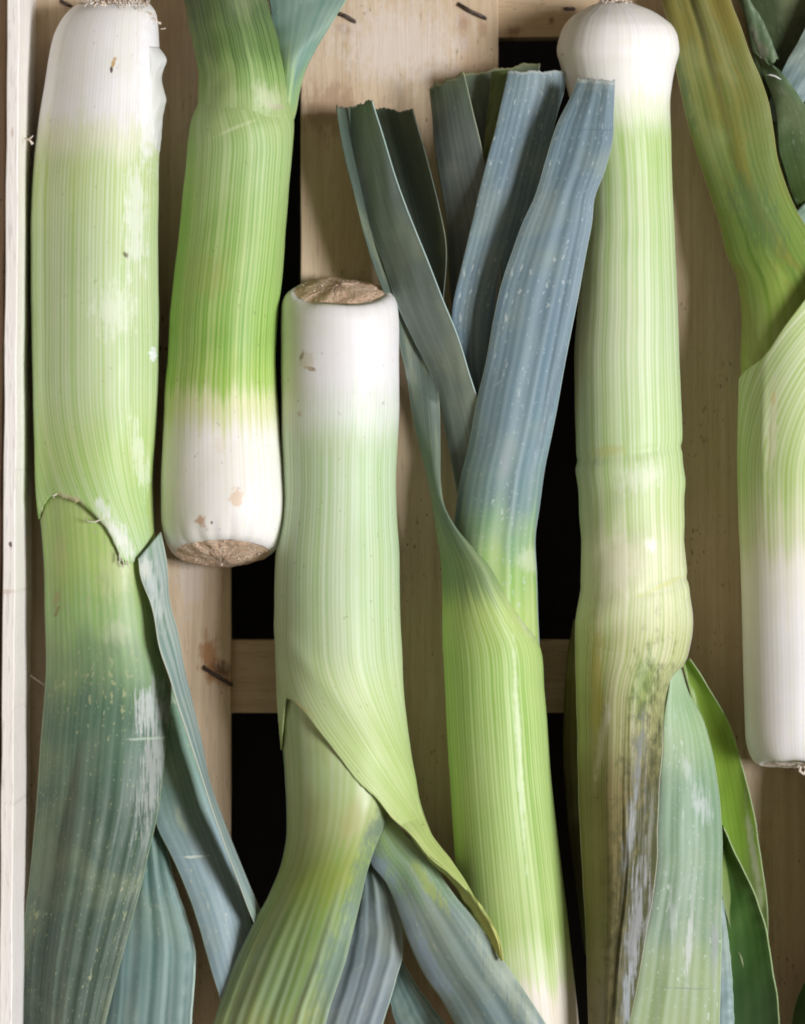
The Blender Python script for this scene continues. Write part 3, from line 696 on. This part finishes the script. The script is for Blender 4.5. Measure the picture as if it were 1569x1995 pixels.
ribbon('leaf', k4, [(836, 170), (843, 245), (854, 335), (868, 424), (874, 513), (880, 600), (890, 760), (900, 900)], [(903, 142), (921, 214), (944, 312), (962, 400), (975, 500), (980, 620), (980, 760), (975, 900)], m4d, [88, 88, 88, 86, 82], [146, 146, 144, 134, 116], 6, jag=3, seed=71)
ribbon('leaf', k4, [(900, 146), (930, 260), (950, 380), (950, 700)], [(1052, 120), (1040, 250), (1010, 420), (1000, 700)], m4d, [82, 82, 80, 76], [104, 100, 92, 84], -10, jag=2, seed=73)
m4x = plant('leek_blade_olive_inner', [(120, (.10, .14, .04), (.16, .20, .07)), (900, (.08, .12, .05), (.13, .17, .08))], vein=70, contrast=.7, speck=.3, trans=.05, seed=74)
ribbon('leaf', k4, [(958, 140), (948, 230), (938, 330), (930, 470)], [(990, 136), (972, 230), (955, 330), (945, 470)], m4x, [112, 112, 108, 100], [128, 126, 120, 110], 3, m=16, seed=75)
stf = [(130, (.125, .185, .20), (.22, .30, .32)), (250, (.11, .175, .215), (.21, .30, .35)), (600, (.12, .19, .235), (.225, .32, .37)), (850, (.14, .22, .26), (.25, .35, .385)), (960, (.14, .23, .23), (.26, .36, .34)), (1040, (.18, .33, .16), (.34, .48, .30)), (1100, (.26, .43, .11), (.46, .58, .26)), (1200, (.36, .5, .12), (.55, .64, .28))]
m4f = plant('leek_blade_blue_top', stf, vein=66, contrast=.8, speck=.85, speck_col=(.52, .60, .58), edge=(.36, .46, .44), edge_w=.014, trans=.05, rough=.52, spec=.3, pat=[
    (1165, 262, 50, 2.5, 2, (.12, .18, .22), .7, 0), (1165, 175, 40, 16, 0, (.26, .32, .32), .5, .6), (1080, 760, 10, 160, 14, (.12, .16, .20), .5, .8), (985, 900, 16, 50, 10, (.30, .32, .36), .4, .4), (1030, 1090, 30, 34, 0, (.60, .66, .50), .5, .6)], bump=.2, tip=(.42, .47, .44), seed=77)
ribbon('leaf', k4, [(990, 139), (966, 250), (944, 330), (921, 424), (899, 522), (881, 602), (880, 680), (900, 820)], [(1101, 138), (1100, 178), (1086, 223), (1060, 330), (1035, 430), (1005, 530), (985, 640), (980, 820)], m4f,
       [164, 162, 154, 140, 122, 98], [142, 142, 138, 130, 118, 98], 8, jag=1.5, seed=79)
def s4f(S, T): return 1.1 * np.sin(S * 17 + 2.5 * T) + 3 * np.exp(-((S - .68) / .06) ** 2) * np.clip(T * 3, 0, 1) - 9 * np.exp(-((S - .8) / .06) ** 2) * np.exp(-((T - .55) / .25) ** 2)
ribbon('leaf', k4, [(1127, 152), (1113, 187), (1086, 241), (1064, 312), (1042, 384), (1019, 433), (997, 491), (979, 544), (961, 625), (948, 700), (927, 797), (914, 864), (896, 940), (887, 1000), (876, 1080), (868, 1180), (868, 1310)],
       [(1199, 157), (1197, 210), (1194, 277), (1180, 330), (1158, 388), (1153, 433), (1144, 482), (1131, 558), (1118, 625), (1104, 700), (1092, 761), (1075, 851), (1061, 918), (1050, 998), (1044, 1043), (1046, 1118), (1049, 1200), (1056, 1310)],
       m4f, [222, 222, 216, 204, 184, 158, 130, 105, 96, 95], [238, 238, 226, 206, 182, 154, 125, 105, 96, 95], [4, 5, 8, 14, 24, 42, 60, 82, 88, 84], circ=[0, 0, 0, 0, .1, .3, .6, 1, 1, 1], n=220, m=60, jag=1.4, shape=s4f, seed=81)

# ================================================================== leek 5
k5 = empty('leek', (0, 0, 0), 'leek with round white bulb at the top and a yellowed, partly dried leaf below', 'leek', G)
st5 = [(0, WHITE, WH2), (165, (.80, .79, .76), WH2), (205, (.66, .70, .50), (.76, .77, .64)), (270, (.36, .51, .14), (.60, .68, .40)), (420, (.38, .52, .19), (.64, .70, .46)), (640, (.42, .54, .25), (.68, .72, .52)), (860, (.40, .54, .20), (.66, .73, .48)),
       (1000, (.46, .56, .22), (.68, .72, .48)), (1080, (.56, .60, .30), (.72, .73, .55)), (1180, (.52, .57, .27), (.70, .72, .50)), (1260, (.36, .41, .13), (.60, .61, .38)), (1400, (.22, .24, .07), (.41, .40, .22)), (1560, (.155, .14, .05), (.27, .23, .11)), (1995, (.14, .13, .06), (.23, .20, .10))]
GREY = (.52, .54, .54)
m5 = plant('leek_shaft_bulbed', st5, vein=98, sss=.15, jit=.03, rough=.5, contrast=.95, pat=[
    (1097, 104, 4, 4, 0, (.5, .4, .25), .6, 0), (1245, 930, 60, 36, -20, (.74, .79, .64), .5, .8), (1265, 1060, 16, 22, 0, (.84, .86, .78), .6, .5), (1180, 880, 50, 14, -8, (.46, .46, .16), .5, .4),
    (1200, 1100, 60, 80, 0, (.76, .75, .58), .5, .5), (1290, 1140, 60, 6, -22, (.60, .62, .24), .6, 0), (1160, 1320, 18, 150, 0, (.40, .33, .05), .6, .8),
    (1250, 1330, 34, 80, 6, (.17, .26, .05), .75, .7), (1246, 1760, 80, 520, 4, (.06, .065, .025), .97, .35), (1170, 1440, 9, 110, 8, (.60, .56, .44), .6, .8),
    (1240, 1470, 11, 100, 8, (.21, .23, .22), .75, 1.2), (1222, 1610, 13, 110, 6, (.27, .29, .28), .85, 1.2), (1262, 1620, 8, 110, 5, (.26, .27, .22), .6, 1.2), (1232, 1800, 22, 150, 6, (.26, .27, .27), .85, 1.3),
    (1258, 1790, 9, 90, 6, (.27, .27, .27), .7, 1.2), (1216, 1930, 12, 80, 8, (.30, .33, .34), .8, 1.3), (1190, 1550, 60, 3, 0, (.16, .14, .06), .4, 0)], edge=(.56, .52, .42), edge_w=.012, bump=.4, seed=83)
rows5 = [(6, 1165, 1232), (9, 1155, 1240), (18, 1138, 1264), (33, 1114, 1290), (51, 1099, 1311), (73, 1090, 1321), (98, 1085, 1324), (131, 1093, 1316), (163, 1102, 1310), (203, 1113, 1306), (272, 1126, 1308), (363, 1136, 1310),
         (435, 1136, 1314), (508, 1130, 1317), (598, 1126, 1321), (700, 1119, 1324), (828, 1121, 1329), (880, 1123, 1330), (962, 1128, 1333), (1050, 1132, 1335), (1096, 1133, 1337), (1135, 1132, 1341), (1163, 1130, 1345), (1221, 1122, 1348), (1300, 1126, 1330)]
def lp5(ph, y):
    return (-3.5 * np.exp(-((y - 884 + 14 * np.sin(ph)) / 9) ** 2) + 3.5 * np.exp(-((y - 925 - 10 * np.sin(ph)) / 26) ** 2) + 3 * np.exp(-((y - 1062) / 22) ** 2) * np.exp(-((ph - .3) / .5) ** 2)
            - 3.5 * np.exp(-((y - 1160 + 34 * np.sin(ph)) / 8) ** 2) * np.clip((ph + .2) / .4, 0, 1) + 1.5 * wob(ph * 2, y / 45, 9) * np.clip((y - 700) / 300, 0.2, 1.5))
_, e = tube('shaft', k5, rows5, m5, zc=[(0, 112), (200, 105), (1300, 108)], R=104, lump=lp5, dense=True, n=260)
root_plate(k5, e[0], -1, 2, 14, 34, (3, 8), mat=m_rootw)
def s5(S, T):
    f = np.clip((T - .15) / .2, 0, 1)
    wr = np.exp(-((S - .68) / .13) ** 2) * np.clip((T - .3) * 4, 0, 1) * (1.6 * np.sin(S * 95 + 3 * np.sin(T * 9)) + 1.5 * np.sin(S * 60 - 5 * T + 2 * np.sin(T * 17)))
    return wr + f * (2 * np.sin(S * 21) + 4 * np.exp(-((S - .62) / .05) ** 2) * np.clip((T - .4) * 4, 0, 1) - 6 * np.exp(-((S - .75) / .08) ** 2)) - 6 * np.exp(-T * 14)
ribbon('leaf', k5, [(1140, 1105), (1133, 1140), (1128, 1168), (1121, 1215), (1121, 1290), (1124, 1400), (1126, 1500), (1129, 1596), (1136, 1716), (1142, 1837), (1146, 1995), (1148, 2040)],
       [(1330, 1105), (1341, 1140), (1346, 1168), (1350, 1200), (1346, 1255), (1337, 1287), (1315, 1316), (1303, 1347), (1295, 1395), (1293, 1452), (1287, 1516), (1283, 1596), (1281, 1676), (1271, 1756), (1255, 1845), (1239, 1937), (1227, 1995), (1215, 2040)],
       m5, [108, 110, 122, 140, 152, 158, 160], [108, 112, 142, 180, 204, 214, 216], [107, 106, 98, 88, 84, 80, 78], circ=[1, 1, .8, .5, .3, .2, .1], R=104, n=220, m=140, shape=s5, seed=85)
m5d = plant('leek_sheath_shaded', [(1200, (.14, .12, .04), (.20, .17, .06)), (1700, (.10, .09, .04), (.15, .13, .06))], vein=70, trans=.1, seed=86)  # back of the sheath: its shade is put into the dark olive colour
ribbon('leaf', k5, [(1118, 1205), (1104, 1290), (1098, 1400), (1097, 1480), (1104, 1590), (1120, 1720), (1140, 1860)], [(1160, 1200), (1160, 1400), (1160, 1860)], m5d, [46, 42, 38, 34], [90, 90, 90, 90], 10, m=20, seed=87)
m5p = plant('leek_blade_pale', [(1280, (.42, .55, .33), (.55, .65, .46)), (1380, (.26, .40, .20), (.39, .51, .33)), (1560, (.19, .30, .18), (.32, .42, .31)), (1800, (.19, .28, .17), (.33, .40, .31)), (1900, (.24, .32, .13), (.37, .44, .29)), (1995, (.26, .33, .13), (.37, .44, .29))],
            vein=60, contrast=.9, speck=.7, speck_col=(.62, .68, .62), edge=(.48, .60, .40), edge_w=.012, trans=.08, pat=[(1370, 1570, 20, 46, -10, (.50, .56, .54), .7, 1.2), (1340, 1500, 12, 40, -20, (.52, .58, .52), .5, 1.0), (1342, 1840, 10, 80, 4, (.56, .60, .58), .7, 1.2), (1395, 1850, 10, 80, 0, (.30, .33, .32), .7, 1.2),
            (1310, 1780, 10, 60, 0, (.50, .56, .52), .5, 1.2), (1340, 1926, 62, 1.8, 5, (.20, .24, .18), .8, 0)], seed=89)
ribbon('leaf', k5, [(1312, 1296), (1304, 1340), (1296, 1395), (1293, 1452), (1286, 1516), (1281, 1596), (1277, 1676), (1265, 1756), (1248, 1845), (1232, 1937), (1214, 2040)],
       [(1326, 1298), (1342, 1347), (1367, 1395), (1385, 1452), (1396, 1508), (1403, 1556), (1407, 1616), (1408, 1676), (1407, 1756), (1405, 1877), (1402, 1995), (1400, 2040)], m5p,
       [150, 156, 168, 178, 184, 186], [96, 104, 118, 130, 136, 138], [8, 14, 20, 20, 16, 14], m=60, n=160, shape=lambda S, T: 2 * np.sin(S * 20) * T, seed=91)
m5g = plant('leek_blade_lime', [(1280, (.22, .36, .05), (.36, .50, .10)), (1400, (.26, .42, .04), (.38, .54, .08)), (1600, (.24, .40, .04), (.34, .50, .08)), (1800, (.22, .30, .08), (.32, .40, .14))], vein=70, contrast=.6, edge=(.50, .60, .34), edge_w=.03, trans=.4, rough=.35,
            pat=[(1478, 1670, 9, 130, -9, (.56, .58, .42), .7, .6)], blotch=.1, seed=93)
ribbon('leaf', k5, [(1330, 1286), (1340, 1330), (1360, 1400), (1385, 1500), (1398, 1620), (1410, 1760), (1440, 1860), (1470, 1960)],
       [(1344, 1284), (1371, 1325), (1399, 1371), (1419, 1408), (1435, 1452), (1451, 1508), (1465, 1564), (1475, 1620), (1485, 1684), (1493, 1744), (1496, 1800), (1494, 1900)], m5g,
       [90, 86, 80, 74, 66, 56], [104, 104, 100, 92, 80, 60], -8, seed=95)
m5k = plant('leek_blade_deep_green', [(1600, (.08, .20, .02), (.14, .30, .04)), (1750, (.06, .15, .03), (.11, .23, .05)), (1995, (.04, .09, .03), (.07, .13, .045))], vein=60, contrast=.5, edge=(.42, .56, .28), edge_w=.02, trans=.2, rough=.33, blotch=.05, seed=97)  # green leaf; its darkening towards the bottom is shade put into the colour
ribbon('leaf', k5, [(1392, 1590), (1395, 1700), (1398, 1850), (1398, 2040)], [(1408, 1612), (1427, 1652), (1447, 1692), (1467, 1736), (1487, 1788), (1499, 1845), (1507, 1897), (1515, 1945), (1521, 2040)], m5k, [70, 64, 58, 52], [106, 104, 98, 90, 84], -10, seed=99)
m5t = plant('leek_blade_teal_edge', [(1700, (.18, .27, .26), (.28, .38, .37)), (1995, (.16, .25, .25), (.27, .36, .36))], vein=70, speck=.5, edge=(.38, .50, .40), edge_w=.03, seed=101)
ribbon('leaf', k5, [(1380, 1740), (1372, 1860), (1370, 2040)], [(1409, 1752), (1423, 1861), (1429, 1937), (1432, 2040)], m5t, [92, 92, 92], [100, 98, 96], 6, m=20, seed=103)

# ================================================================== leek 6 (right edge)
k6 = empty('leek', (0, 0, 0), 'rightmost leek, partly out of view, white root end down, broad olive leaf above', 'leek', G)
st6 = [(400, (.40, .52, .16), (.66, .72, .44)), (640, (.40, .52, .16), (.68, .73, .46)), (760, (.40, .51, .17), (.64, .69, .42)), (930, (.38, .50, .15), (.60, .66, .36)), (1040, (.52, .58, .28), (.68, .70, .48)), (1120, (.74, .71, .58), (.80, .78, .70)), (1250, WHITE, WH2), (1600, WHITE, WH2)]
m6 = plant('leek_sheath_right', st6, vein=84, jit=.035, sss=.15, pat=[(1498, 840, 12, 130, 2, (.66, .66, .44), .7, .4), (1495, 850, 3, 90, 2, (.30, .34, .12), .5, .4), (1500, 780, 5, 16, 0, (.55, .42, .12), .5, 0)], seed=105)
rows6 = [(440, 1470, 1700), (560, 1452, 1692), (660, 1444, 1684), (740, 1441, 1680), (900, 1439, 1674), (1000, 1440, 1672), (1100, 1444, 1672), (1195, 1447, 1674), (1295, 1450, 1676), (1395, 1453, 1676), (1490, 1455, 1676)]
def sh6(ph, y): return np.clip((930 - y) / 330, 0, 1) ** 1.8 * 150
def lp6(ph, y): return 1.2 * wob(ph * 2, y / 70, 11) + 4 * np.exp(-((ph + .62) / .06) ** 2) * np.exp(-((y - 850) / 120) ** 2)
_, e = tube('sheath', k6, rows6, m6, edge0=[(1430, 752), (1448, 727), (1486, 697), (1530, 634), (1569, 583), (1620, 520), (1700, 455)], end=(1494, 10, .72, 62), zc=116, R=115, shift=sh6, lump=lp6, thick=3, grow=1.5, n=180)
root_plate(k6, e[1], 1, 4, 16, 16, (1, 3), mat=m_rootw)
wire('root', k6, [(1558, 1484, 150), (1566, 1490, 156), (1572, 1499, 158), (1566, 1508, 158), (1558, 1502, 157), (1560, 1494, 156)], [3.4, 3.6, 3.6, 3.4, 3.0, 2.2], m_rootw, 8)
m6o = plant('leek_leaf_olive_right', [(0, (.13, .14, .035), (.24, .22, .07)), (150, (.11, .15, .035), (.24, .24, .07)), (350, (.11, .17, .035), (.22, .26, .075)), (480, (.13, .23, .03), (.24, .32, .08)), (580, (.22, .33, .04), (.34, .43, .11)), (700, (.30, .40, .06), (.42, .50, .16)), (900, (.34, .46, .1), (.5, .58, .2))],
            vein=85, contrast=.6, speck=.5, speck_col=(.30, .31, .16), mottle=.45, mott_col=(.24, .19, .035), edge=(.33, .33, .12), edge_w=.012, rough=.4, trans=.06,
            pat=[(1332, 180, 30, 130, -10, (.09, .14, .05), .7, .8), (1480, 420, 50, 120, -26, (.09, .16, .06), .6, .9), (1440, 700, 30, 50, 0, (.32, .40, .10), .4, .4)], seed=107)
ribbon('leaf', k6, [(1276, -70), (1290, 0), (1305, 54), (1319, 145), (1337, 225), (1359, 301), (1381, 374), (1403, 442), (1417, 500), (1435, 540), (1442, 580), (1443, 700), (1444, 820)],
       [(1400, -70), (1424, 0), (1441, 44), (1461, 102), (1482, 152), (1500, 203), (1507, 254), (1515, 308), (1529, 355), (1555, 413), (1580, 455), (1640, 560), (1672, 700), (1670, 820)],
       m6o, [70, 74, 80, 88, 96, 104, 110, 112], [110, 114, 118, 122, 122, 118, 112, 110], [10, 12, 18, 30, 50, 80, 104, 104], circ=[0, 0, .1, .3, .6, 1, 1, 1], n=200, m=70, shape=lambda S, T: (-6 * np.exp(-((S - .42) / .05) ** 2) + 2.5 * np.sin(S * 15)) * np.clip(1.3 - T * 2, 0, 1), seed=109)
m6g = plant('leek_leaf_fold_right', [(0, (.10, .15, .08), (.17, .23, .13)), (150, (.09, .14, .07), (.15, .22, .11)), (450, (.07, .12, .03), (.12, .18, .05))], vein=75, contrast=.6, speck=.4, edge=(.22, .28, .22), edge_w=.02, trans=.1,
            pat=[(1480, 70, 16, 50, -28, (.30, .28, .22), .7, .8)], seed=111)
ribbon('leaf', k6, [(1426, -60), (1440, 0), (1462, 60), (1488, 130)], [(1438, -60), (1462, 0), (1484, 36), (1505, 83), (1518, 116)], m6g, [88, 88, 86, 84], [104, 102, 98, 94], 5, m=24, n=50, jag_end=3, seed=113)
ribbon('leaf', k6, [(1466, 100), (1490, 150), (1508, 200), (1520, 300), (1548, 390), (1580, 450)], [(1506, 132), (1527, 146), (1546, 170), (1570, 207), (1600, 260), (1640, 380), (1660, 440)], m6g, [78, 80, 80, 76, 70], [104, 106, 108, 110, 100], 5, m=40, n=80, jag=2, seed=115)
wire('torn_fibre', k6, [(1493, 146, 104), (1502, 146, 108), (1512, 149, 110), (1522, 155, 109)], [1.2, 1.8, 1.6, .8], m_skin)
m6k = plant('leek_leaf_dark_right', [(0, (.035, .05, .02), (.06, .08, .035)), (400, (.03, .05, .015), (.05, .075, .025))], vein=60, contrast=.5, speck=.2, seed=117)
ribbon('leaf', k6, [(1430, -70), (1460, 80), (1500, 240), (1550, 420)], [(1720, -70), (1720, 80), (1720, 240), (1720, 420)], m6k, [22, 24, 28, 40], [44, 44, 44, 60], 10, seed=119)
m6t = plant('leek_leaf_teal_right', [(0, (.15, .22, .22), (.25, .33, .33)), (200, (.13, .20, .20), (.23, .31, .31)), (450, (.24, .36, .26), (.36, .48, .38))], vein=75, contrast=.7, speck=.6, edge=(.3, .4, .36), edge_w=.02, seed=121)
ribbon('leaf', k6, [(1610, -40), (1572, 48), (1524, 138), (1505, 185), (1490, 230)], [(1700, -30), (1650, 60), (1590, 160), (1560, 210), (1540, 250)], m6t, [90, 84, 76, 68, 60], [96, 90, 80, 70, 62], 6, seed=123)
ribbon('leaf', k6, [(1640, 320), (1590, 372), (1552, 412), (1530, 440)], [(1680, 400), (1620, 440), (1580, 470), (1560, 490)], m6t, [96, 92, 86, 80], [96, 92, 88, 84], 4, m=20, n=40, seed=125)

# ================================================================== leek 7 (almost out of view, bottom right)
k7 = empty('leek', (0, 0, 0), 'leek of which only a dark green leaf edge shows in the bottom right corner', 'leek', G)
rows7 = [(1500, 1604, 1810), (1580, 1598, 1820), (1900, 1600, 1826), (2150, 1604, 1830)]
_, e = tube('shaft', k7, rows7, m3, start=(1489, 4, .95, 12), end=(2160, 10, .8, 40), zc=114, R=113, n=60, m=48)
root_plate(k7, e[0], -1, 5, 21, 40, (1, 4))
ribbon('leaf', k7, [(1600, 1860), (1572, 1905), (1553, 1945), (1542, 1990), (1536, 2060)], [(1650, 1850), (1650, 1920), (1650, 1990), (1650, 2060)], m5k, [80, 70, 62, 58, 54], [160, 160, 160, 160], 6, m=30, n=60, seed=127)

# put every thing's origin at its own base without moving its parts
from mathutils import Matrix, Vector
bpy.context.view_layer.update()
for root in [o for o in scene.objects if o.type == 'EMPTY' and o.parent is None]:
    pts = [o.matrix_world @ Vector(c) for o in root.children_recursive if o.type == 'MESH' for c in o.bound_box]
    base = Vector(((min(p.x for p in pts) + max(p.x for p in pts)) / 2, (min(p.y for p in pts) + max(p.y for p in pts)) / 2, min(p.z for p in pts)))
    root.location = base
    for ch in root.children: ch.matrix_parent_inverse = Matrix.Translation(-base)
